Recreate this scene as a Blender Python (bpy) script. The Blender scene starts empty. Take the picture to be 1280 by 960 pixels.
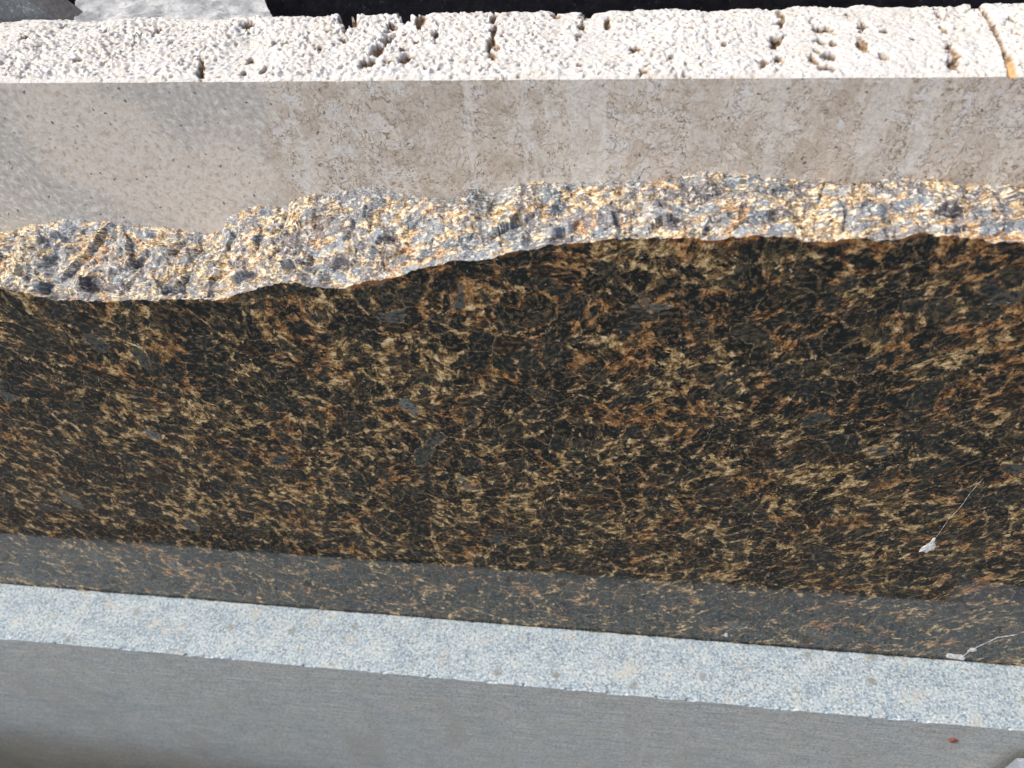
import bpy, math, random
import numpy as np
from mathutils import Matrix, Vector
random.seed(4); rng = np.random.default_rng(11)
scene = bpy.context.scene
R = math.radians

# ------------------------------------------------------------------ camera
CZ = 1.15385                                   # camera height (front slab top is 0.80 m)
PITCH, YAW, ROLL, FPX = R(45.724), R(-9.977), R(-4.759), 953.68
cF = np.array([math.sin(YAW)*math.cos(PITCH), math.cos(YAW)*math.cos(PITCH), -math.sin(PITCH)])
_r = np.array([math.cos(YAW), -math.sin(YAW), 0]); _u = np.cross(_r, cF)
cR = math.cos(ROLL)*_r + math.sin(ROLL)*_u
cU = -math.sin(ROLL)*_r + math.cos(ROLL)*_u
cd = bpy.data.cameras.new('camera'); cam = bpy.data.objects.new('camera', cd)
scene.collection.objects.link(cam); scene.camera = cam
cam.matrix_world = Matrix(((cR[0], cU[0], -cF[0], 0), (cR[1], cU[1], -cF[1], 0), (cR[2], cU[2], -cF[2], CZ), (0, 0, 0, 1)))
cd.sensor_width = 36; cd.lens = 36*FPX/1280; cd.clip_start = 0.01; cd.clip_end = 500
cd.dof.use_dof = True; cd.dof.focus_distance = 0.27; cd.dof.aperture_fstop = 16

# ------------------------------------------------------------------ light
SUN_EL, SUN_AZ = R(51), R(-104)                # azimuth clockwise from +Y: from the left, grazing the slab faces
world = bpy.data.worlds.new('World'); scene.world = world; world.use_nodes = True
wn = world.node_tree
sky = wn.nodes.new('ShaderNodeTexSky'); sky.sky_type = 'NISHITA'; sky.sun_disc = False
sky.dust_density = 4.0; sky.air_density = 0.8; sky.ozone_density = 0.6
sky.sun_elevation = SUN_EL; sky.sun_rotation = SUN_AZ
wn.links.new(sky.outputs[0], wn.nodes['Background'].inputs[0]); wn.nodes['Background'].inputs[1].default_value = 0.15
sd = bpy.data.lights.new('sun', 'SUN'); sun = bpy.data.objects.new('sun', sd); scene.collection.objects.link(sun)
sd.energy = 2.0; sd.angle = R(0.55); sd.color = (1, 0.95, 0.87)
sv = Vector((math.sin(SUN_AZ)*math.cos(SUN_EL), math.cos(SUN_AZ)*math.cos(SUN_EL), math.sin(SUN_EL)))
sun.rotation_euler = sv.to_track_quat('Z', 'Y').to_euler()
scene.view_settings.view_transform = 'Standard'; scene.view_settings.look = 'None'
scene.view_settings.gamma = 1; scene.view_settings.use_curve_mapping = False
scene.view_settings.exposure = 0.6

# ------------------------------------------------------------------ numbers of the stack (metres)
YG = 0.17486            # polished granite face
YT = YG + 0.030         # travertine face
TT = 0.0484             # travertine thickness
YF = YG - 0.030         # face of the front slab
ZF = 0.800; ZT = CZ - 0.09198

def ray(px, py):
    return cF + cR*((px-640)/FPX) - cU*((py-480)/FPX)
def on_y(px, py, Y):
    d = ray(px, py); k = Y/d[1]; return np.array([d[0]*k, Y, CZ + d[2]*k])
def on_z(px, py, Z):
    d = ray(px, py); k = (Z-CZ)/d[2]; return np.array([d[0]*k, d[1]*k, Z])

# ------------------------------------------------------------------ numpy noise
def _h(ix, iy, s):
    a = (ix.astype(np.int64)*374761393 + iy.astype(np.int64)*668265263 + s*362437) & 0xffffffff
    a = ((a ^ (a >> 13))*1274126177) & 0xffffffff
    a = (a ^ (a >> 16))
    return (a & 0xffffff)/float(0xffffff)
def vnoise(x, y, s=0):
    ix = np.floor(x); iy = np.floor(y); fx = x-ix; fy = y-iy
    fx = fx*fx*(3-2*fx); fy = fy*fy*(3-2*fy)
    a = _h(ix, iy, s); b = _h(ix+1, iy, s); c = _h(ix, iy+1, s); d = _h(ix+1, iy+1, s)
    return (a*(1-fx)+b*fx)*(1-fy) + (c*(1-fx)+d*fx)*fy - 0.5
def fbm(x, y, o=4, s=0):
    r = 0; a = 1; 
    for k in range(o):
        r = r + a*vnoise(x*2**k + 13.7*k, y*2**k - 7.1*k, s+k); a *= .5
    return r
def worley(x, y, s=0):
    """F1 distance and the nearest cell's random value and offset"""
    ix = np.floor(x); iy = np.floor(y)
    best = np.full(x.shape, 9.); rv = np.zeros(x.shape); dx0 = np.zeros(x.shape); dy0 = np.zeros(x.shape)
    for i in (-1, 0, 1):
        for j in (-1, 0, 1):
            cx = ix+i; cy = iy+j
            px = cx+_h(cx, cy, s); py = cy+_h(cx, cy, s+91)
            d = np.hypot(x-px, y-py); m = d < best
            best = np.where(m, d, best); rv = np.where(m, _h(cx, cy, s+37), rv)
            dx0 = np.where(m, x-px, dx0); dy0 = np.where(m, y-py, dy0)
    return best, rv, dx0, dy0
def sstep(a, b, x):
    t = np.clip((x-a)/(b-a), 0, 1); return t*t*(3-2*t)

# ------------------------------------------------------------------ node helpers
class NT:
    def __init__(s, name, dims='2D'):
        s.dims = dims
        s.m = bpy.data.materials.new(name); s.m.use_nodes = True
        s.t = s.m.node_tree; s.b = s.t.nodes['Principled BSDF']
        s.obj = s.t.nodes.new('ShaderNodeTexCoord').outputs['Object']
    def put(s, sock, v):
        if hasattr(v, 'is_output'): s.t.links.new(v, sock)
        elif isinstance(v, (tuple, list)) and len(v) == 3 and sock.type == 'RGBA': sock.default_value = (*v, 1)
        else: sock.default_value = v
    def math(s, op, a, b=0.0, c=0.0, clamp=False):
        n = s.t.nodes.new('ShaderNodeMath'); n.operation = op; n.use_clamp = clamp
        for i, v in enumerate((a, b, c)): s.put(n.inputs[i], v)
        return n.outputs[0]
    def vec(s, op, a, b=(0, 0, 0)):
        n = s.t.nodes.new('ShaderNodeVectorMath'); n.operation = op
        s.put(n.inputs[0], a)
        if op == 'SCALE': s.put(n.inputs[3], b)
        else: s.put(n.inputs[1], b)
        return n.outputs[0]
    def sep(s, v):
        n = s.t.nodes.new('ShaderNodeSeparateXYZ'); s.put(n.inputs[0], v); return n.outputs
    def comb(s, x, y, z):
        n = s.t.nodes.new('ShaderNodeCombineXYZ')
        for i, v in enumerate((x, y, z)): s.put(n.inputs[i], v)
        return n.outputs[0]
    def noise(s, v, scale=1., detail=4., rough=.55, dist=0., color=False):
        detail = max(0., min(detail, math.log2(5.0/scale)))          # nothing finer than the picture can show
        n = s.t.nodes.new('ShaderNodeTexNoise'); n.noise_dimensions = s.dims; s.put(n.inputs['Vector'], v)
        n.inputs['Scale'].default_value = scale; n.inputs['Detail'].default_value = detail
        n.inputs['Roughness'].default_value = rough; n.inputs['Distortion'].default_value = dist
        return n.outputs['Color' if color else 'Fac']
    def vor(s, v, scale=1., feature='F1', rand=1.):
        n = s.t.nodes.new('ShaderNodeTexVoronoi'); n.voronoi_dimensions = s.dims; n.feature = feature; s.put(n.inputs['Vector'], v)
        n.inputs['Scale'].default_value = scale; n.inputs['Randomness'].default_value = rand
        return n.outputs
    def mm2(s):
        x, y, z = s.sep(s.vec('SCALE', s.obj, 1000.0))[0:3]        # millimetres, unrolled over the arris
        return s.comb(x, s.math('ADD', z, y), 0.0)
    def warp(s, v, scale, amount, detail=2.):
        c = s.noise(v, scale, detail, .5, 0, True)
        return s.vec('ADD', v, s.vec('SCALE', s.vec('SUBTRACT', c, (.5, .5, .5)), amount))
    def ramp(s, f, stops, mode='LINEAR'):
        n = s.t.nodes.new('ShaderNodeValToRGB'); n.color_ramp.interpolation = mode; s.put(n.inputs[0], f)
        e = n.color_ramp.elements
        while len(e) < len(stops): e.new(.5)
        for k, (p, c) in zip(e, stops):
            k.position = p
            k.color = (c, c, c, 1) if not isinstance(c, tuple) else (*c, 1)
        return n.outputs[0]
    def sm(s, f, a, b):
        n = s.t.nodes.new('ShaderNodeMapRange'); n.interpolation_type = 'SMOOTHSTEP'
        s.put(n.inputs[0], f); n.inputs[1].default_value = a; n.inputs[2].default_value = b
        return n.outputs[0]
    def mix(s, f, a, b, blend='MIX'):
        n = s.t.nodes.new('ShaderNodeMix'); n.data_type = 'RGBA'; n.blend_type = blend
        s.put(n.inputs[0], f); s.put(n.inputs[6], a); s.put(n.inputs[7], b); return n.outputs[2]
    def attr(s, name):
        n = s.t.nodes.new('ShaderNodeAttribute'); n.attribute_name = name; return n.outputs['Fac']
    def bump(s, h, dist, strength=1.):
        n = s.t.nodes.new('ShaderNodeBump'); s.put(n.inputs['Height'], h)
        n.inputs['Distance'].default_value = dist; n.inputs['Strength'].default_value = strength
        s.t.links.new(n.outputs[0], s.b.inputs['Normal'])
    def out(s, color, rough=.7, spec=.5, ior=1.5):
        s.put(s.b.inputs['Base Color'], color); s.put(s.b.inputs['Roughness'], rough)
        s.b.inputs['Specular IOR Level'].default_value = spec; s.b.inputs['IOR'].default_value = ior
        return s.m

# ------------------------------------------------------------------ materials
def granite(name, broken):
    m = NT(name)
    p = m.mm2(); x, v = m.sep(p)[0:2]
    # the grain flows along the slab, bending from one end to the other
    xs = m.math('ADD', x, 115.0)
    v = m.math('SUBTRACT', v, m.math('MULTIPLY', m.math('MULTIPLY', xs, xs), 0.00055))
    q0 = m.comb(m.math('MULTIPLY', x, 0.98), v, 0.0)
    q = m.warp(q0, .05, 6.0, 0.0)
    q = m.warp(q, .25, 1.3, 0.0)
    qf = m.warp(m.warp(q, .5, 1.1, 0.0), 1.4, .55, 1.0)
    big = m.vor(qf, .14)                                    # feldspar crystals, about 7 mm
    edge = m.vor(qf, .14, 'DISTANCE_TO_EDGE')[0]
    rnd = m.sep(big['Color'])
    small = m.vor(m.warp(m.vec('MULTIPLY', q, (.85, 1, 1)), 1.5, .35, 0.0), 1.0)    # millimetre grains
    gr = m.sep(small['Color'])
    cloud = m.noise(q, .40, 4, .72)
    grain = m.noise(p, 1.5, 2, .75)
    # matrix between the crystals: gold, tan and rust mica and clay
    n1 = m.math('ADD', m.math('MULTIPLY', cloud, .66), m.math('ADD', m.math('MULTIPLY', gr[0], .14), m.math('MULTIPLY', grain, .20)))
    pz = m.sep(p)
    broad = m.noise(q0, .022, 2, .5)
    dens = m.math('ADD', m.noise(q, .085, 4, .62), m.math('MULTIPLY', m.math('SUBTRACT', broad, .5), .35))
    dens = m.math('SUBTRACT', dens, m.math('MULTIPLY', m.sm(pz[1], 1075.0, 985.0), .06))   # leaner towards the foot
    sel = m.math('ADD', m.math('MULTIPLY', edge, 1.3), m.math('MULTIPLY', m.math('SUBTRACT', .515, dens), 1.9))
    sel = m.math('ADD', sel, m.math('MULTIPLY', m.math('SUBTRACT', m.math('ADD', m.math('MULTIPLY', gr[1], .35), m.math('MULTIPLY', m.noise(q, .5, 4, .7), .65)), .5), .95))
    mid = m.vor(qf, .34)                                     # smaller crystals scattered through the matrix
    mr = m.sep(mid['Color'])
    if not broken:
        cry = m.ramp(rnd[0], [(0, (.003, .007, .008)), (.5, (.007, .013, .0135)), (.68, (.014, .022, .022)), (.82, (.032, .034, .026)),
                              (.90, (.020, .012, .007)), (.975, (.020, .028, .028)), (.995, (.07, .085, .08)), (1, (.16, .18, .165))])
        st = m.math('ADD', m.math('MULTIPLY', m.noise(q, .6, 3, .7), .8), m.math('MULTIPLY', gr[2], .2))
        cry = m.mix(m.sm(st, .50, .66), cry, m.mix(.6, cry, (.16, .11, .06)))
        cry = m.mix(m.sm(st, .49, .36), cry, m.mix(.75, cry, (.002, .003, .003)))
        mat_ = m.ramp(n1, [(.31, (.012, .008, .006)), (.39, (.050, .028, .013)), (.46, (.155, .092, .038)), (.53, (.36, .24, .10)), (.60, (.62, .46, .225)), (.69, (.84, .70, .44))])
        rust = m.sm(m.math('ADD', m.noise(q0, .045, 3, .6), m.math('MULTIPLY', m.math('MULTIPLY', m.sm(pz[1], 1110.0, 1190.0), m.sm(pz[0], -130.0, -20.0)), .10)), .49, .62)
        mat_ = m.mix(m.math('MULTIPLY', rust, .62), mat_, m.mix(1.0, mat_, (.74, .40, .22), 'MULTIPLY'))
        c2 = m.mix(m.math('MULTIPLY', m.sm(st, .45, .62), .5), (.006, .009, .009), (.10, .07, .035))
        mat_ = m.mix(m.math('MULTIPLY', m.math('GREATER_THAN', mr[0], .70), .85), mat_, c2)
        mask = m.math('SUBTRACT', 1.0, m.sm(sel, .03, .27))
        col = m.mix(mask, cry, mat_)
        # pale rims and hair veins along the grain boundaries
        brk = m.sm(m.noise(q, .3, 3, .6), .40, .60)
        me = m.vor(qf, .34, 'DISTANCE_TO_EDGE')[0]
        rim = m.math('MAXIMUM', m.math('SUBTRACT', 1.0, m.sm(edge, .005, .045)), m.math('MULTIPLY', m.math('SUBTRACT', 1.0, m.sm(me, .005, .07)), m.sm(sel, .45, .15)))
        rim = m.math('MULTIPLY', rim, m.math('MULTIPLY', brk, m.sm(grain, .36, .58)))
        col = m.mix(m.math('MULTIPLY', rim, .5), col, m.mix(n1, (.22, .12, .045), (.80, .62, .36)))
        orange = m.math('MULTIPLY', m.sm(m.math('MULTIPLY', m.attr('rim'), m.math('ADD', .45, m.noise(p, .35, 3, .6))), .35, .85), m.sm(m.noise(p, .06, 3, .65), .52, .62))
        col = m.mix(m.math('MULTIPLY', orange, .75), col, m.mix(grain, (.12, .035, .01), (.50, .20, .05)))
        dust = m.vor(m.warp(p, .6, 1.5, 0.0), .22)
        dm = m.math('MULTIPLY', m.math('LESS_THAN', dust['Distance'], .045), m.math('GREATER_THAN', m.sep(dust['Color'])[0], .8))
        col = m.mix(m.math('MULTIPLY', dm, .6), col, (.6, .58, .54))
        rough = m.math('ADD', .03, m.math('MULTIPLY', m.sm(m.noise(p, .03, 4, .65), .45, .7), .09))
        return m.out(col, rough, .5, 1.66)
    # fractured stone: the same crystals, bruised pale and sugary
    pale = m.ramp(rnd[1], [(0, (.10, .13, .16)), (.3, (.23, .265, .295)), (.55, (.13, .115, .12)), (.75, (.30, .325, .34)), (1, (.08, .065, .068))])
    gold = m.ramp(n1, [(.33, (.05, .03, .02)), (.41, (.22, .13, .06)), (.48, (.45, .31, .15)), (.55, (.66, .52, .29)), (.63, (.80, .72, .52))])
    gold = m.mix(m.math('MULTIPLY', m.sm(m.noise(q0, .045, 3, .6), .46, .62), .6), gold, m.mix(1.0, gold, (.86, .58, .40), 'MULTIPLY'))
    gold = m.mix(m.math('MULTIPLY', m.math('GREATER_THAN', mr[0], .7), .75), gold, m.mix(mr[1], (.07, .075, .085), (.34, .35, .36)))
    col2 = m.mix(m.math('SUBTRACT', 1.0, m.sm(sel, .14, .34)), pale, gold)
    g1 = m.math('ADD', m.math('MULTIPLY', gr[2], .5), m.math('MULTIPLY', m.noise(q, .8, 3, .75), .5))
    col2 = m.mix(m.sm(g1, .64, .72), col2, m.mix(.6, col2, (.84, .77, .62)))
    col2 = m.mix(m.sm(g1, .40, .32), col2, m.mix(.5, col2, (.06, .045, .04)))
    col2 = m.mix(m.sm(grain, .57, .68), col2, m.mix(.38, col2, (.84, .79, .68)))
    col2 = m.mix(m.sm(grain, .44, .34), col2, m.mix(.35, col2, (.05, .042, .04)))
    h = m.math('ADD', gr[0], m.math('MULTIPLY', grain, 1.8))
    m.bump(h, .0003, .7)
    return m.out(col2, m.math('ADD', .3, m.math('MULTIPLY', gr[1], .4)), .5)

def travertine_face():
    m = NT('honed_travertine')
    p = m.mm2(); x, z = m.sep(p)[0:2]
    w = m.warp(m.warp(p, .05, 6, 0), .3, 1.6, 1)
    wf = m.warp(w, 1.0, .5, 0)
    bed = m.noise(m.comb(x, m.math('MULTIPLY', z, .14), 0.0), .055, 4, .6, 1.0)      # upright bedding
    col = m.ramp(bed, [(.3, (.62, .55, .455)), (.42, (.71, .65, .555)), (.5, (.77, .71, .615)), (.56, (.65, .58, .485)), (.68, (.77, .725, .65))])
    # grey fine-grained end
    edge = m.math('ADD', m.math('ADD', x, m.math('MULTIPLY', m.math('SUBTRACT', m.noise(p, .06, 3), .5), 14.0)), m.math('MULTIPLY', m.math('SUBTRACT', z, 1249.0), -.05))
    grey = m.math('SUBTRACT', 1.0, m.sm(edge, -108.0, -102.0))
    warm = m.sm(m.noise(p, .016, 2, .5), .42, .6)
    gcol = m.mix(warm, (.55, .535, .49), (.73, .655, .56))
    fine = m.math('ADD', m.math('MULTIPLY', m.noise(p, 1.1, 3, .7), .7), m.math('MULTIPLY', m.sep(m.vor(wf, .9)['Color'])[0], .3))
    gn = m.noise(wf, .5, 4, .65)
    gcol = m.mix(m.sm(gn, .5, .66), gcol, (.73, .70, .64))
    gcol = m.mix(m.sm(gn, .44, .34), gcol, m.mix(.5, gcol, (.36, .32, .27)))
    # clotted patches with outlines, shell-like bits, grit
    n = m.noise(w, .10, 5, .6)
    pn = m.noise(w, .17, 4, .6)
    bits = m.noise(wf, .42, 4, .62)
    col = m.mix(m.sm(bits, .45, .33), col, m.mix(.55, col, (.50, .42, .33)))
    col = m.mix(m.math('MULTIPLY', m.sm(bits, .52, .60), .75), col, (.71, .675, .615))
    col = m.mix(m.math('MULTIPLY', m.sm(pn, .60, .615), .8), col, (.74, .73, .70))
    col = m.mix(m.math('MULTIPLY', m.math('MULTIPLY', m.sm(n, .555, .57), .55), m.sm(pn, .62, .5)), col, (.68, .61, .53))
    def iso(f, lv, wd): return m.math('SUBTRACT', 1.0, m.sm(m.math('ABSOLUTE', m.math('SUBTRACT', f, lv)), .0, wd))
    brec = m.vor(m.warp(wf, .5, 1.2, 1), .19); bc = m.sep(brec['Color']); be = m.vor(m.warp(wf, .5, 1.2, 1), .19, 'DISTANCE_TO_EDGE')[0]
    col = m.mix(m.math('MULTIPLY', m.math('GREATER_THAN', bc[0], .80), .7), col, m.mix(bc[1], (.76, .745, .71), (.74, .66, .57)))
    col = m.mix(m.math('MULTIPLY', m.math('LESS_THAN', bc[0], .18), .45), col, (.50, .42, .33))
    brl = m.math('MULTIPLY', m.math('SUBTRACT', 1.0, m.sm(be, .008, .05)), m.sm(m.math('ABSOLUTE', m.math('SUBTRACT', bc[0], .5)), .1, .3))
    lines = m.math('MAXIMUM', m.math('MAXIMUM', iso(n, .56, .018), iso(n, .47, .014)), m.math('MAXIMUM', iso(pn, .605, .016), m.math('MULTIPLY', iso(pn, .44, .012), .8)))
    lines = m.math('MULTIPLY', m.math('MAXIMUM', lines, m.math('MULTIPLY', brl, .55)), m.sm(m.noise(p, .3, 3, .6), .32, .5))
    col = m.mix(m.math('MULTIPLY', lines, .95), col, (.22, .15, .095))
    band = m.noise(m.comb(x, m.math('MULTIPLY', z, .07), 0.0), .085, 4, .65, .6)
    col = m.mix(m.math('MULTIPLY', m.sm(band, .53, .62), .40), col, (.57, .49, .395))
    col = m.mix(m.math('MULTIPLY', m.sm(band, .46, .38), .5), col, (.78, .745, .68))
    col = m.mix(grey, col, gcol)
    col = m.mix(m.sm(fine, .40, .58), m.mix(1.0, col, (.87, .855, .835), 'MULTIPLY'), col)
    pin = m.vor(m.warp(p, .5, 2.0), .26)
    hole = m.math('MULTIPLY', m.math('SUBTRACT', 1.0, m.sm(pin['Distance'], .05, .12)), m.math('GREATER_THAN', m.sep(pin['Color'])[0], .84))
    col = m.mix(m.math('MULTIPLY', hole, .85), col, (.10, .085, .07))
    m.bump(m.math('SUBTRACT', fine, m.math('MULTIPLY', hole, 3.0)), .00012, .35)
    return m.out(col, .6, .35)

def travertine_edge():
    m = NT('split_travertine')
    p = m.mm2()
    n = m.noise(p, .07, 4, .6)
    col = m.ramp(n, [(.35, (.56, .535, .49)), (.5, (.605, .595, .57)), (.65, (.59, .56, .51))])
    f = m.noise(p, .9, 3, .65)
    col = m.mix(m.math('MULTIPLY', m.sm(f, .56, .68), .8), col, (.42, .37, .31))
    pit = m.sm(m.attr('pit'), .03, .5); stain = m.attr('stain')
    brown = m.ramp(m.noise(p, .5, 4, .65), [(.35, (.10, .065, .038)), (.5, (.23, .155, .09)), (.65, (.42, .33, .22))])
    col = m.mix(pit, col, brown)
    col = m.mix(stain, col, (.78, .50, .24))
    m.bump(f, .0005, .8)
    return m.out(col, .85, .3)

def grey_stone(name, top):
    m = NT(name)
    p = m.mm2()
    sp = m.noise(p, .8, 4, .75)
    mc = m.sep(m.vor(m.warp(p, 1.0, .6, 1.0), 1.25)['Color'])               # millimetre minerals
    if top:
        col = m.ramp(m.noise(m.vec('MULTIPLY', p, (.8, 1, 1)), .10, 5, .68), [(.33, (.215, .285, .335)), (.5, (.30, .375, .42)), (.66, (.39, .445, .455))])
        col = m.mix(m.math('MULTIPLY', m.sm(mc[0], .62, .84), .5), col, (.52, .56, .565))
        col = m.mix(m.math('MULTIPLY', m.sm(mc[0], .22, .10), .65), col, (.13, .165, .19))
        col = m.mix(m.math('MULTIPLY', m.sm(mc[1], .965, .98), .5), col, (.60, .545, .42))
        col = m.mix(m.sm(sp, .56, .70), col, (.58, .61, .61))
        col = m.mix(m.sm(sp, .44, .32), col, m.mix(.6, col, (.12, .15, .17)))
        stain = m.sm(m.noise(p, .08, 5, .7), .58, .70)
        col = m.mix(m.math('MULTIPLY', stain, .5), col, (.46, .42, .34))
        spot = m.vor(m.warp(p, .3, 3.), .035)
        s2 = m.math('MULTIPLY', m.math('SUBTRACT', 1.0, m.sm(spot['Distance'], .03, .10)), m.math('GREATER_THAN', m.sep(spot['Color'])[0], .4))
        col = m.mix(m.math('MULTIPLY', s2, .7), col, (.20, .20, .17))
        m.bump(m.math('ADD', sp, m.math('MULTIPLY', mc[2], .3)), .0005, .8)
        return m.out(col, .75, .4)
    blot = m.noise(p, .025, 5, .68)
    saw = m.noise(m.vec('MULTIPLY', p, (.07, 2.0, 1)), .6, 4, .72)
    col = m.ramp(blot, [(.35, (.36, .395, .375)), (.45, (.42, .445, .415)), (.53, (.45, .45, .395)), (.65, (.40, .425, .40))])
    col = m.mix(m.sm(saw, .5, .66), col, (.57, .59, .57))
    col = m.mix(m.sm(saw, .47, .34), col, m.mix(.6, col, (.26, .28, .275)))
    col = m.mix(m.math('MULTIPLY', m.sm(mc[0], .2, .08), .6), col, (.19, .205, .205))
    col = m.mix(m.math('MULTIPLY', m.sm(mc[0], .84, .94), .45), col, (.66, .68, .66))
    col = m.mix(m.sm(sp, .44, .32), col, (.22, .235, .235))
    smear = m.math('MULTIPLY', m.sm(m.noise(m.vec('MULTIPLY', p, (1, .25, 1)), .035, 4, .6), .57, .68), .35)
    col = m.mix(smear, col, (.33, .32, .29))
    m.bump(m.math('ADD', saw, sp), .0002, .7)
    return m.out(col, .6, .4)

def plain(name, a, b, scale=.1, speck=None, rough=.8, bump=.0006, spec=.3):
    m = NT(name, '3D')
    p = m.vec('SCALE', m.obj, 1000.0)
    col = m.mix(m.sm(m.noise(p, scale, 6, .65), .35, .65), a, b)
    if speck: col = m.mix(m.sm(m.noise(p, .7, 3, .7), .60, .68), col, speck)
    m.bump(m.noise(p, .4, 4, .7), bump, .7)
    return m.out(col, rough, spec)

M = dict(
    gpol=granite('polished_granite', False), gbrk=granite('broken_granite', True),
    tface=travertine_face(), tedge=travertine_edge(),
    sface=grey_stone('sawn_grey_stone', False), sedge=grey_stone('flamed_grey_stone', True),
    scar=plain('bruised_stone', (.42, .39, .34), (.86, .85, .82), .7),
    line=plain('scratched_stone', (.22, .20, .17), (.62, .61, .58), .6),
    rust=plain('red_fleck', (.20, .05, .035), (.36, .13, .10), .9),
    black=plain('black_granite', (.010, .010, .013), (.018, .018, .022), .2, (.05, .05, .055), .7, .0004, .15),
    pale=plain('pale_stone', (.26, .275, .285), (.50, .51, .51), .12, (.24, .245, .25), .85),
    dgrey=plain('dark_grey_granite', (.11, .125, .13), (.16, .175, .18), .2, (.30, .32, .33), .7),
    umber=plain('brown_grey_stone', (.17, .155, .135), (.24, .22, .195), .06, (.30, .28, .25), .85),
    blue=plain('blue_grey_stone', (.22, .25, .285), (.28, .31, .34), .08, (.5, .53, .55), .7),
    coal=plain('shade_slab_charcoal', (.03, .032, .035), (.05, .052, .055), .1, (.08, .08, .085), .75),
    yard=plain('yard_concrete', (.07, .069, .065), (.11, .107, .10), .02, (.17, .165, .155), .9, .002),
)

# ------------------------------------------------------------------ mesh helpers
def mesh_obj(name, co, faces, mat, parent=None, smooth=False, attrs=None):
    me = bpy.data.meshes.new(name)
    co = np.asarray(co, dtype=np.float32).reshape(-1, 3)
    if isinstance(faces, np.ndarray):
        nf = len(faces); k = faces.shape[1]
        me.vertices.add(len(co)); me.vertices.foreach_set('co', co.ravel())
        me.loops.add(nf*k); me.loops.foreach_set('vertex_index', faces.ravel().astype(np.int32))
        me.polygons.add(nf); me.polygons.foreach_set('loop_start', np.arange(0, nf*k, k, dtype=np.int32))
        me.update(calc_edges=True)
    else:
        me.from_pydata([tuple(c) for c in co], [], faces); me.update()
    me.polygons.foreach_set('use_smooth', [smooth]*len(me.polygons))
    for n, a in (attrs or {}).items():
        at = me.attributes.new(n, 'FLOAT', 'POINT'); at.data.foreach_set('value', np.asarray(a, dtype=np.float32).ravel())
    me.materials.append(mat); me.validate()
    o = bpy.data.objects.new(name, me); scene.collection.objects.link(o)
    if parent: o.parent = parent
    return o
def grid_faces(nr, nc):
    i = np.arange(nr-1)[:, None]*nc + np.arange(nc-1)[None, :]
    return np.stack([i, i+1, i+nc+1, i+nc], -1).reshape(-1, 4)
def tag(o, label, cat, group=None, kind=None):
    if kind or cat: o['kind'] = kind or 'thing'
    if label: o['label'] = label
    if cat: o['category'] = cat
    if group: o['group'] = group
    return o
def thing(name, label, cat):
    o = bpy.data.objects.new(name, None); scene.collection.objects.link(o); o.empty_display_size = .05
    return tag(o, label, cat)
def xs_fine(x0, a, b, x1, fine, coarse):
    return np.concatenate([np.arange(x0, a, coarse), np.arange(a, b, fine), np.arange(b, x1+1e-6, coarse)])
def slab_body(name, xs, top_front, yf, yb, top_back, mat, parent):
    """walls of a slab: the front and back follow the given top lines, plus the two ends and the foot; 'rim' marks the front arris"""
    n = len(xs); z0 = np.zeros(n)
    rows = [(yf, top_front), (yf, top_front-.0030), (yf, z0), (yb, z0), (yb, top_back)]
    co = np.concatenate([np.stack([xs, np.full(n, y), z], 1) for y, z in rows]); i = np.arange(n-1)
    f = [np.stack([(k+1)*n+i, (k+1)*n+i+1, k*n+i+1, k*n+i], 1) for k in range(4)]
    ends = np.array([[0, 4*n, 3*n, 2*n], [n-1, 3*n-1, 4*n-1, 5*n-1]])
    rim = np.zeros(len(co)); rim[:n] = 1
    return mesh_obj(name, co, np.concatenate(f+[ends]), mat, parent, False, dict(rim=rim))

# ------------------------------------------------------------------ yard
g = mesh_obj('ground', [(-40, -40, 0), (40, -40, 0), (40, 40, 0), (-40, 40, 0)], [(0, 1, 2, 3)], M['yard'])
g['kind'] = 'structure'

# ------------------------------------------------------------------ travertine slab
trav = thing('travertine_slab', 'cream travertine slab with pitted split top edge and smooth beige face', 'stone slab')
xa, xb = on_y(-60, 20, YT+TT)[0], on_y(1340, 20, YT+TT)[0]
xs = xs_fine(-.80, xa, xb, .70, .00032, .004)
vs = np.concatenate([[0, .0003, .0008], np.arange(.0013, TT-.0003, .00036), [TT]])
X, Vv = np.meshgrid(xs, vs); u = X*1000; v = Vv*1000
wx = u + 1.1*fbm(u/3, v/3, 3, 5); wy = v + 1.1*fbm(u/3, v/3, 3, 15)
d1, r1, _, _ = worley(wx/1.9 + wy/4, wy/1.5, 2)
d2, r2, _, _ = worley(wx/.95, wy/.95, 8)
amp = .16 + 1.45*sstep(-.22, .28, fbm(u/16, v/60, 3, 31))
H = amp*(.72*(1-d1*1.3)*(.3+1.1*r1) + .26*(1-d2)) + .9*fbm(u/14, v/14, 3, 40) + .35*fbm(u/1.2, v/1.2, 3, 50) - .5
pit = np.zeros_like(H); stain = np.zeros_like(H); dep = np.zeros_like(H)
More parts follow.
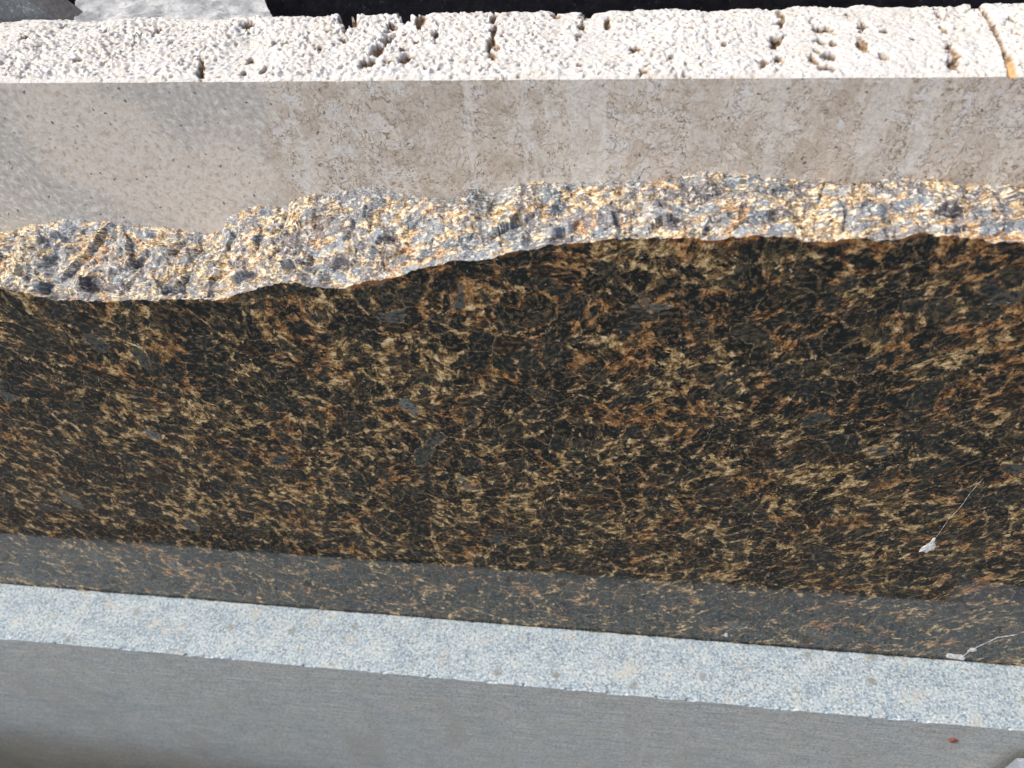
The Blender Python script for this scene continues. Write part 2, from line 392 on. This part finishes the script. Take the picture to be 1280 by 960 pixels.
PITS = [(442,33,6,6,3),(491,35,6,7,3),(484,53,7,8,4),(471,68,7,7,3.5),(460,83,9,5,2.5),(526,25,10,5,2.5),(526,33,6,7,3.5),(545,44,4,4,2.5),
 (508,44,4,3,1.5),(503,67,4,4,2.5),(510,78,12,6,3.5),(487,82,6,5,2.5),(520,56,4,3,1.5),(546,54,4,4,2),(617,28,5,7,2.5),(618,42,5,6,3),
 (613,62,4,6,2.5),(621,64,4,4,2),(617,75,7,3,2),(532,89,3,2,2),(312,33,8,5,3),(252,94,4,4,2.5),(304,92,4,5,3),(332,88,5,5,3),(314,75,5,6,3),
 (400,65,5,4,2.5),(410,42,6,3,2.5),(32,50,5,2.5,2),(134,43,4,3,2),(168,58,4,3.5,2),(81,36,4,3,2),(47,60,5,2,2),(229,80,4,4,2),(345,55,5,3,2),
 (357,57,4,2,2),(434,26,11,9,4.5),(695,20,8,5,2.5),(735,18,9,6,3),(760,30,4,6,2),(797,62,8,4,2.5),(725,84,4,3,2),(803,92,6,5,3),(690,55,3,2,2),
 (972,50,9,6,3.5),(955,80,7,5,3),(974,76,6,6,2.5),(975,22,6,3,2.5),(1028,38,11,6,3),(1016,31,4,4,4),(1026,53,9,4,4),(1080,35,8,4,3),(1106,41,6,3,2.5),
 (1077,58,7,9,1.5),(1172,12,5,4,3),(1190,80,9,5,3.5),(1186,64,5,5,2),(1203,26,4,3,2.5),(1200,91,4,3,2),(1264,30,5,3,2.5),(1270,46,6,3,2.5),(1277,84,4,3,2.5),
 (148,22,5,3,2),(560,12,4,4,2),(880,28,4,3,2),(905,60,4,3,2),(862,40,5,2,1.5),(840,75,4,3,1.5),(1140,50,4,2,1.5),(1060,20,5,3,2),(20,75,4,3,2),(100,80,4,3,2),(200,40,3,3,1.5)]
BOWLS = [(1042,55,6,4.5,3),(1022,64,6,3,2.5),(1036,70,10.5,6.5,4),(1017,76,7,8,3),(1033,86,13,6.5,3.5),(1106,74,9,4.5,3.5)]
NOTCH = [(434,20,7,6,5),(507,22,9,6,6),(576,14,3,4,3),(731,12,5,4,4),(1221,10,7,7,5),(1030,8,8,3,2),(330,16,6,3,2)]
ZP = ZT - .0004
def pit_field(lst, warp):
    out_d = np.zeros_like(H); out_p = np.zeros_like(H)
    for (px, py, rx, ry, dp) in lst:
        c = on_z(px, py, ZP); ex = abs(on_z(px+rx, py, ZP)[0]-c[0])*1000; ey = abs(on_z(px, py+ry, ZP)[1]-c[1])*1000
        cu = c[0]*1000; cv = (c[1]-YT)*1000
        i0, i1 = np.searchsorted(xs*1000, [cu-3*ex-3, cu+3*ex+3])
        if i1-i0 < 2: continue
        S = (slice(None), slice(i0, i1))
        du = (u[S]-cu)/ex; dv = (v[S]-cv)/ey
        wq = 1.0 if warp else .4
        if wq:
            du = du + wq*fbm(u[S]/2.2, v[S]/2.2, 4, int(px)); dv = dv + wq*fbm(u[S]/2.2, v[S]/2.2, 4, int(px)+7)
        rr = np.hypot(du, dv)
        f = 1-sstep(.55 if warp else .75, 1.12 if warp else 1.02, rr)
        out_d[S] = np.maximum(out_d[S], f*dp*1.1); out_p[S] = np.maximum(out_p[S], f)
    return out_d, out_p
d_, p_ = pit_field(PITS, True); dep = np.maximum(dep, d_); pit = np.maximum(pit, p_)
d_, p_ = pit_field(BOWLS, False); pit = np.maximum(pit, p_*.85); H = H*(1-p_*.8); dep = np.maximum(dep, d_)
d_, p_ = pit_field(NOTCH, True); dep = np.maximum(dep, d_*1.3)
# open seams along the bedding, lined with tan clay
SEAMS = [[(493,20),(491,35),(484,53),(471,68),(455,90)],[(524,18),(527,35),(545,46),(548,58)],[(504,64),(511,80),(527,86)],[(619,14),(617,42),(613,62),(619,78)],
 [(978,16),(974,48),(966,64),(953,84)],[(1082,28),(1075,46),(1078,60),(1092,68)],[(735,10),(733,26),(727,48)],[(1172,10),(1180,40),(1188,64),(1193,86)],
 [(430,24),(438,40),(432,56)],[(250,70),(253,98)]]
for k, sm_ in enumerate(SEAMS):
    P = np.array([on_z(a, b, ZP) for a, b in sm_]); P[:, 1] -= YT; P *= 1000
    o_ = np.argsort(P[:, 1]); lo, hi = P[o_[0], 1], P[o_[-1], 1]
    i0, i1 = np.searchsorted(xs*1000, [P[:, 0].min()-6, P[:, 0].max()+6]); S = (slice(None), slice(i0, i1))
    c_ = np.interp(v[S], P[o_, 1], P[o_, 0]) + 2.2*fbm(v[S]/4, u[S]/6, 4, 300+k)*1.3
    wid = .55 + 2.8*np.clip(fbm(u[S]/2.4, v[S]/2.6, 4, 330+k), -.25, .8)
    f = (1-sstep(.4, 1.15, np.abs(u[S]-c_)/np.maximum(wid, .05)))*sstep(lo-2, lo+2, v[S])*(1-sstep(hi-2, hi+2, v[S]))*(wid > .35)
    dep[S] = np.maximum(dep[S], f*2.2); pit[S] = np.maximum(pit[S], f*.9)
# clustered small holes
cl = sstep(.02, .3, fbm(u/18, v/30, 3, 210)); hd, hr, _, _ = worley(wx/2.2, wy/2.0, 211)
hole = (1-sstep(.12, .38, hd))*(hr > .62)*cl; dep = np.maximum(dep, hole*1.9); pit = np.maximum(pit, hole*.55)
# small random pores everywhere
pd, pr, _, _ = worley(wx/3.0 - wy/9, wy/2.3, 71)
pore = (1-sstep(.05, .26, pd))*(pr > .42)*np.clip(.35+amp, 0, 1.3); dep = np.maximum(dep, pore*1.7); pit = np.maximum(pit, pore*(.10+.35*(pr > .7)))
# the open crack at the right
cr = [on_z(a, b, ZP) for a, b in ((1219, 8), (1232, 28), (1241, 46), (1250, 64), (1256, 82), (1259, 95))]
cx = np.interp(v, [(c[1]-YT)*1000 for c in cr][::-1], [c[0]*1000 for c in cr][::-1])
du = u - cx + .4*fbm(u/2, v/2, 3, 77)
wcr = np.where(v < 14, 2.2, 1.3)
crack = np.where(du > 0, 1-sstep(wcr*.5, wcr*1.5, du), sstep(-.25, 0, du))
dep = np.maximum(dep, crack*2.6); pit = np.maximum(pit, crack*.9); stain = crack*(1-sstep(8, 15, v))
H = np.where((du < 0) & (du > -4), H*sstep(.3, 4, -du)+.1, H)
front = sstep(0, 2.2, v)
H = np.where(H > 0, H*(1-.65*sstep(TT*1000-7, TT*1000-1, v)), H)
H = H*np.clip(front, .12, 1) - dep*np.clip(sstep(-.4, 1.5, v), .15, 1)
back = sstep(TT*1000-2.5, TT*1000, v); H = H - back*(.5+.9*vnoise(u/3, v*0, 3)+.5*(vnoise(u/9, v*0, 4)))
H = H - .75*(1-sstep(0, .9, v))
Zt = ZT + .0004 + np.minimum(H, 1.0)/1000
Yt = YT + Vv + .00025*fbm(u/2, v/2, 2, 90)*front
mesh_obj('split_edge', np.stack([X, Yt, Zt], -1), grid_faces(*X.shape), M['tedge'], trav, True, dict(pit=np.clip(pit, 0, 1), stain=np.clip(stain, 0, 1)))
Yt[0] = YT; slab_body('honed_body', xs, Zt[0], YT, YT+TT, Zt[-1], M['tface'], trav)

# ------------------------------------------------------------------ granite slab with the broken top
gran = thing('granite_slab', 'brown and black polished granite slab with rough broken top edge', 'stone slab')
FC = [(-200,352),(-60,356),(0,359),(33,367),(67,374),(117,377),(167,375),(217,374),(277,375),(300,367),(320,362),(343,353),(370,354),(393,359),(427,360),(460,352),(494,347),(527,335),
 (560,328),(614,323),(647,315),(687,307),(727,303),(760,300),(794,299),(827,299),(854,297),(896,300),(936,295),(976,295),(1000,300),(1030,305),(1060,298),(1100,300),
 (1126,297),(1150,292),(1180,295),(1220,299),(1253,303),(1280,304),(1340,300),(1480,306)]
BC = [(-200,296),(-60,290),(0,292),(20,287),(37,279),(67,277),(97,273),(127,278),(187,282),(227,287),(253,291),(277,288),(283,275),(297,265),(313,256),(343,257),(353,260),(367,250),
 (390,242),(427,240),(454,232),(487,237),(514,243),(550,249),(570,247),(587,233),(610,242),(627,237),(644,228),(674,227),(704,229),(747,228),(790,225),(820,230),
 (854,223),(890,214),(913,219),(936,215),(953,222),(993,223),(1040,227),(1083,228),(1100,227),(1123,222),(1163,223),(1193,229),(1226,233),(1280,232),(1340,228),(1480,236)]
fc = np.array([on_y(a, b, YG) for a, b in FC]); bc = np.array([on_y(a, b, YT) for a, b in BC])
xa, xb = on_y(-60, 330, YG)[0], on_y(1340, 330, YG)[0]
xs = xs_fine(-.85, xa, xb, .62, .00035, .003)
far = 1 - sstep(.02, .1, np.maximum(xa-xs, xs-xb))
zf = np.interp(xs, fc[:, 0], fc[:, 2]) + (.0009*fbm(xs*350, xs*0, 3, 1) + .0004*fbm(xs*1500, xs*0, 3, 6)) + (1-far)*.010*fbm(xs*25, xs*0, 3, 61)
zb = np.interp(xs, bc[:, 0], bc[:, 2]) + .0010*fbm(xs*420, xs*0, 3, 2) + (1-far)*.010*fbm(xs*25, xs*0, 3, 62)
TG = YT - YG + .0003
ts = np.concatenate([[0, .006, .015], np.linspace(.027, 1, 86)])
X, T = np.meshgrid(xs, ts); u = X*1000; v = T*TG*1000
s = .35*T + .65*T**2.2
Z = zf[None]*(1-s) + zb[None]*s
# conchoidal scoops and torn grain
_, rv, dx, dy = worley((u+2.5*fbm(u/6, v/6, 2, 3))/8.5, (v+2.5*fbm(u/6, v/6, 2, 4))/7.0, 21)
_, rv2, dx2, dy2 = worley((u+fbm(u/2, v/2, 2, 3))/2.6, (v+fbm(u/2, v/2, 2, 4))/2.2, 22)
fac = 2.2*(rv-.5) + 4.2*(dx*np.cos(rv*40)+dy*np.sin(rv*40))*.6
fac2 = .8*(rv2-.5) + 1.3*(dx2*np.cos(rv2*50)+dy2*np.sin(rv2*50))
big = 3.2*fbm(u/22, v/18, 3, 9) + fac + .5*fac2 + .35*fbm(u/1.3, v/1.3, 4, 12)
big = big + 1.6*np.abs(fbm((u+v*.9)/7, (v-u*.3)/14, 3, 55))
win = sstep(0, .16, T)*(1-.75*sstep(.8, 1, T))
lip = (1-sstep(0, .10, T))*sstep(0, .012, T)
Z = Z + (big*win + .25*fac2*lip + .25*fbm(u/1.0, v/1.0, 3, 14)*sstep(0, .03, T))/1000
Z = Z - .0012*(1-sstep(0, .05, T))*0
Yg = YG + T*TG + .0006*fbm(u/2, v/2, 3, 18)*sstep(0, .1, T)*(1-sstep(.85, 1, T))
mesh_obj('broken_edge', np.stack([X, Yg, Z], -1), grid_faces(*X.shape), M['gbrk'], gran, True)
slab_body('polished_body', xs, Z[0], YG, YG+TG, Z[-1], M['gpol'], gran)

def flake(name, poly, thick, parent, mat):
    """a thin raised scar on the polished face, outline in the plane of the face"""
    P = [on_y(a, b, YG) for a, b in poly]; n = len(P); c = sum(P)/n
    V = [p + np.array([0, .0001, 0]) for p in P] + [c+(p-c)*.8 + np.array([0, -thick*(.6+.5*random.random()), 0]) for p in P] + [c + np.array([0, -thick*1.3, 0])]
    F = [(i, (i+1) % n, n+(i+1) % n, n+i) for i in range(n)] + [(n+i, n+(i+1) % n, 2*n) for i in range(n)]
    return mesh_obj(name, V, F, mat, parent)
def thread(name, pts, w, parent, mat):
    """a thin scratch ridge along a line on the face; w in pixels of the picture"""
    V = []; F = []
    Q = []
    for (a, b), (c, d) in zip(pts[:-1], pts[1:]):
        k = max(2, int(math.hypot(c-a, d-b)/3))
        Q += [(a+(c-a)*i/k + random.uniform(-.35, .35), b+(d-b)*i/k + random.uniform(-.35, .35)) for i in range(k)]
    Q.append(pts[-1])
    for i, (a, b) in enumerate(Q):
        c, d = Q[min(i+1, len(Q)-1)]; e, f = Q[max(i-1, 0)]
        tx, ty = c-e, d-f; L = math.hypot(tx, ty) or 1; ww = w*random.uniform(.5, 1.2)*(0.35 if i in (0, len(Q)-1) else 1)/2
        A = on_y(a-ty/L*ww, b+tx/L*ww, YG); B = on_y(a+ty/L*ww, b-tx/L*ww, YG); Cc = on_y(a, b, YG)
        V += [A+np.array([0, .0001, 0]), Cc+np.array([0, -.00009, 0]), B+np.array([0, .0001, 0])]
        if i: k = 3*i; F += [(k-3, k-2, k+1, k), (k-2, k-1, k+2, k+1)]
    return mesh_obj(name, V, F, mat, parent)
tag(flake('chip', [(1147,691),(1150,685),(1157,681),(1163,677),(1167,671),(1171,671),(1169,676),(1171,683),(1168,688),(1162,689),(1158,692),(1152,690)], .00016, gran, M['scar']), 'white chipped scar at the foot of a long scratch', None)
thread('scratch', [(1170,672), (1185,650), (1203,631), (1213,616), (1229,598)], 0.9, gran, M['line'])
tag(flake('chip', [(1181,819),(1183,816),(1190,817),(1196,818),(1203,818),(1208,823),(1206,826),(1198,825),(1188,823),(1182,822)], .00016, gran, M['scar']), 'white chip beside the joint with the grey slab', None)
thread('scratch', [(1202,821), (1215,812), (1228,806), (1246,797), (1258,795), (1272,793)], 1.9, gran, M['scar'])
flake('chip', [(905,795),(906,791),(909,791),(910,795),(908,797)], .00015, gran, M['scar'])
flake('chip', [(1208,814),(1213,810),(1220,810),(1222,813),(1215,815)], .00015, gran, M['scar'])

# ------------------------------------------------------------------ grey slab in front
grey = thing('grey_stone_slab', 'blue grey stone slab with pale rough top edge against the polished granite', 'stone slab')
xa, xb = on_z(-60, 760, ZF)[0], on_z(1340, 860, ZF)[0]
xs = xs_fine(-.90, xa, xb, .75, .0005, .004)
TF = YG - YF + .0002
vs = np.concatenate([[0, .0002, .0005, .0009], np.arange(.0013, TF-.0012, .00045), [TF-.001, TF-.0006, TF-.0003, TF]])
X, Vv = np.meshgrid(xs, vs); u = X*1000; v = Vv*1000
H = .10*fbm(u/2.2, v/2.2, 4, 101) + .35*fbm(u/25, v/25, 3, 102)
chipf = sstep(.12, .42, fbm(u/5, v/5+9, 4, 103))
H = H - (1-sstep(0, .7+1.3*chipf, v))*(.35+1.1*chipf)
bk = TF*1000 - v; chipb = sstep(.1, .4, fbm(u/4, v*0, 4, 104))
H = H - (1-sstep(0, .75+.5*chipb, bk))*1.6
Yf = YF + Vv
Yf = Yf + (.0007*chipf)*(1-sstep(0, 1.2, v))
Yf[0] = YF
mesh_obj('flamed_edge', np.stack([X, Yf, ZF + H/1000], -1), grid_faces(*X.shape), M['sedge'], grey, True)
slab_body('sawn_body', xs, (ZF + H/1000)[0], YF, YF+TF, (ZF + H/1000)[-1], M['sface'], grey)

# red fleck on its face
P = [(1184,925),(1187,923),(1192,922),(1197,924),(1199,926),(1196,928),(1190,928),(1186,927)]
V = [on_y(a, b, YF) for a, b in P]; c = sum(V)/len(V); n = len(V)
V = [p + np.array([0, .0001, 0]) for p in V] + [c + (p-c)*.6 + np.array([0, -.0006, 0]) for p in V]
o = mesh_obj('leaf_scrap', V, [(i, (i+1) % n, n+(i+1) % n, n+i) for i in range(n)] + [tuple(range(n, 2*n))], M['rust'])
tag(o, 'tiny red brown leaf scrap stuck to the grey slab face', 'leaf scrap')

# ------------------------------------------------------------------ other stones around the stack
def rough_slab(name, corners, depth, mat, label, cat, n=24, amp=.0006, seed=0, edge_mat=None):
    """an offcut: quad outline (world points, counter-clockwise as seen) extruded along depth, with uneven faces"""
    C = [np.array(c, dtype=float) for c in corners]; D = np.array(depth, dtype=float)
    a, b, c_, d = C
    S, Tq = np.meshgrid(np.linspace(0, 1, n), np.linspace(0, 1, n))
    def face(p, q, r, t):
        return p[None, None]*((1-S)*(1-Tq))[..., None] + q[None, None]*(S*(1-Tq))[..., None] + r[None, None]*(S*Tq)[..., None] + t[None, None]*((1-S)*Tq)[..., None]
    quads = [(a, b, c_, d), (b+D, a+D, d+D, c_+D), (d, c_, c_+D, d+D), (a+D, b+D, b, a), (b, b+D, c_+D, c_), (a+D, a, d, d+D)]
    co = []; fs = []
    for k, qd in enumerate(quads):
        P = face(*qd); fs.append(grid_faces(n, n) + k*n*n); co.append(P.reshape(-1, 3))
    co = np.concatenate(co)
    for ax in range(3):
        q1, q2 = co[:, (ax+1) % 3]*1000, co[:, (ax+2) % 3]*1000 + co[:, ax]*700
        co[:, ax] += amp*(fbm(q1/9, q2/9, 4, seed+ax) + 1.5*fbm(q1/40, q2/40, 2, seed+ax+5))
    if edge_mat is None:
        return tag(mesh_obj(name, co, np.concatenate(fs), mat), label, cat)
    o = thing(name, label, cat); k = n*n
    mesh_obj('slanting_edge', co[2*k:3*k], grid_faces(n, n), edge_mat, o)
    mesh_obj('sawn_body', np.concatenate([co[:2*k], co[3*k:]]), np.concatenate([grid_faces(n, n)+i*k for i in range(5)]), mat, o)
    return o

# black slab standing a little behind the travertine
YB = YT + TT + .030
xl = on_y(40, 5, YB)[0]
rough_slab('black_granite_slab', [(xl, YB, 0), (.80, YB, 0), (.80, YB, ZT+.05), (xl, YB, ZT+.05)], (0, .03, 0), M['black'],
           'black granite slab standing behind the pitted travertine edge', 'stone slab', 40, .0008, 3)
# pale offcut between the two at the left end, and the slab with the slanting edge
YP = YT + TT + .003
A = on_y(95, 24, YP); B = on_y(338, 18, YP)
rough_slab('pale_stone_offcut', [(A[0], YP, 0), (B[0], YP, 0), (B[0], YP, B[2]-.0022), (A[0], YP, A[2]-.0018)], (-.012, .0235, .0025), M['pale'],
           'pale grey rough stone offcut between the travertine and the black slab', 'stone offcut', 80, .0020, 7)
YW = YT + TT + .0016
w0 = on_y(72, 26, YW); w1 = on_y(33, -2, YW)
rough_slab('dark_speckled_slab', [(w0[0]-.25, YW, 0), (w0[0]+(w0[0]-w1[0])*.3, YW, 0), (w0[0]+(w0[0]-w1[0])*.3, YW, w0[2]-(w1[2]-w0[2])*.3), (w0[0]-.25, YW, w0[2]+(w1[2]-w0[2])/(w0[0]-w1[0])*.25)], (0, .013, 0), M['dgrey'],
           'dark grey speckled granite slab with brown slanting edge behind the travertine', 'stone slab', 40, .0003, 13, M['umber'])
# offcut leaning in front, its slanting top in the corner
YO = YF - .004
a0 = on_y(1254, 962, YO)
rough_slab('blue_grey_offcut', [(a0[0], YO-.02, 0), (a0[0]+.30, YO-.02, 0), (a0[0]+.30, YO-.02, a0[2]+.020), (a0[0], YO-.02, a0[2]+.016)], (0, .02, 0), M['blue'],
           'blue grey stone offcut standing upright against the face of the grey slab', 'stone offcut', 30, .0004, 17)
# added unseen slab in front, below the frame: dims grey foot and granite reflections
rough_slab('added_shade_slab', [(-.95, .055, 0), (-.02, .055, 0), (-.02, .055, .64), (-.95, .055, .74)], (0, .025, 0), M['coal'],
           'added unseen charcoal slab shading the foot of the grey slab', 'stone slab', 30, .0005, 23)
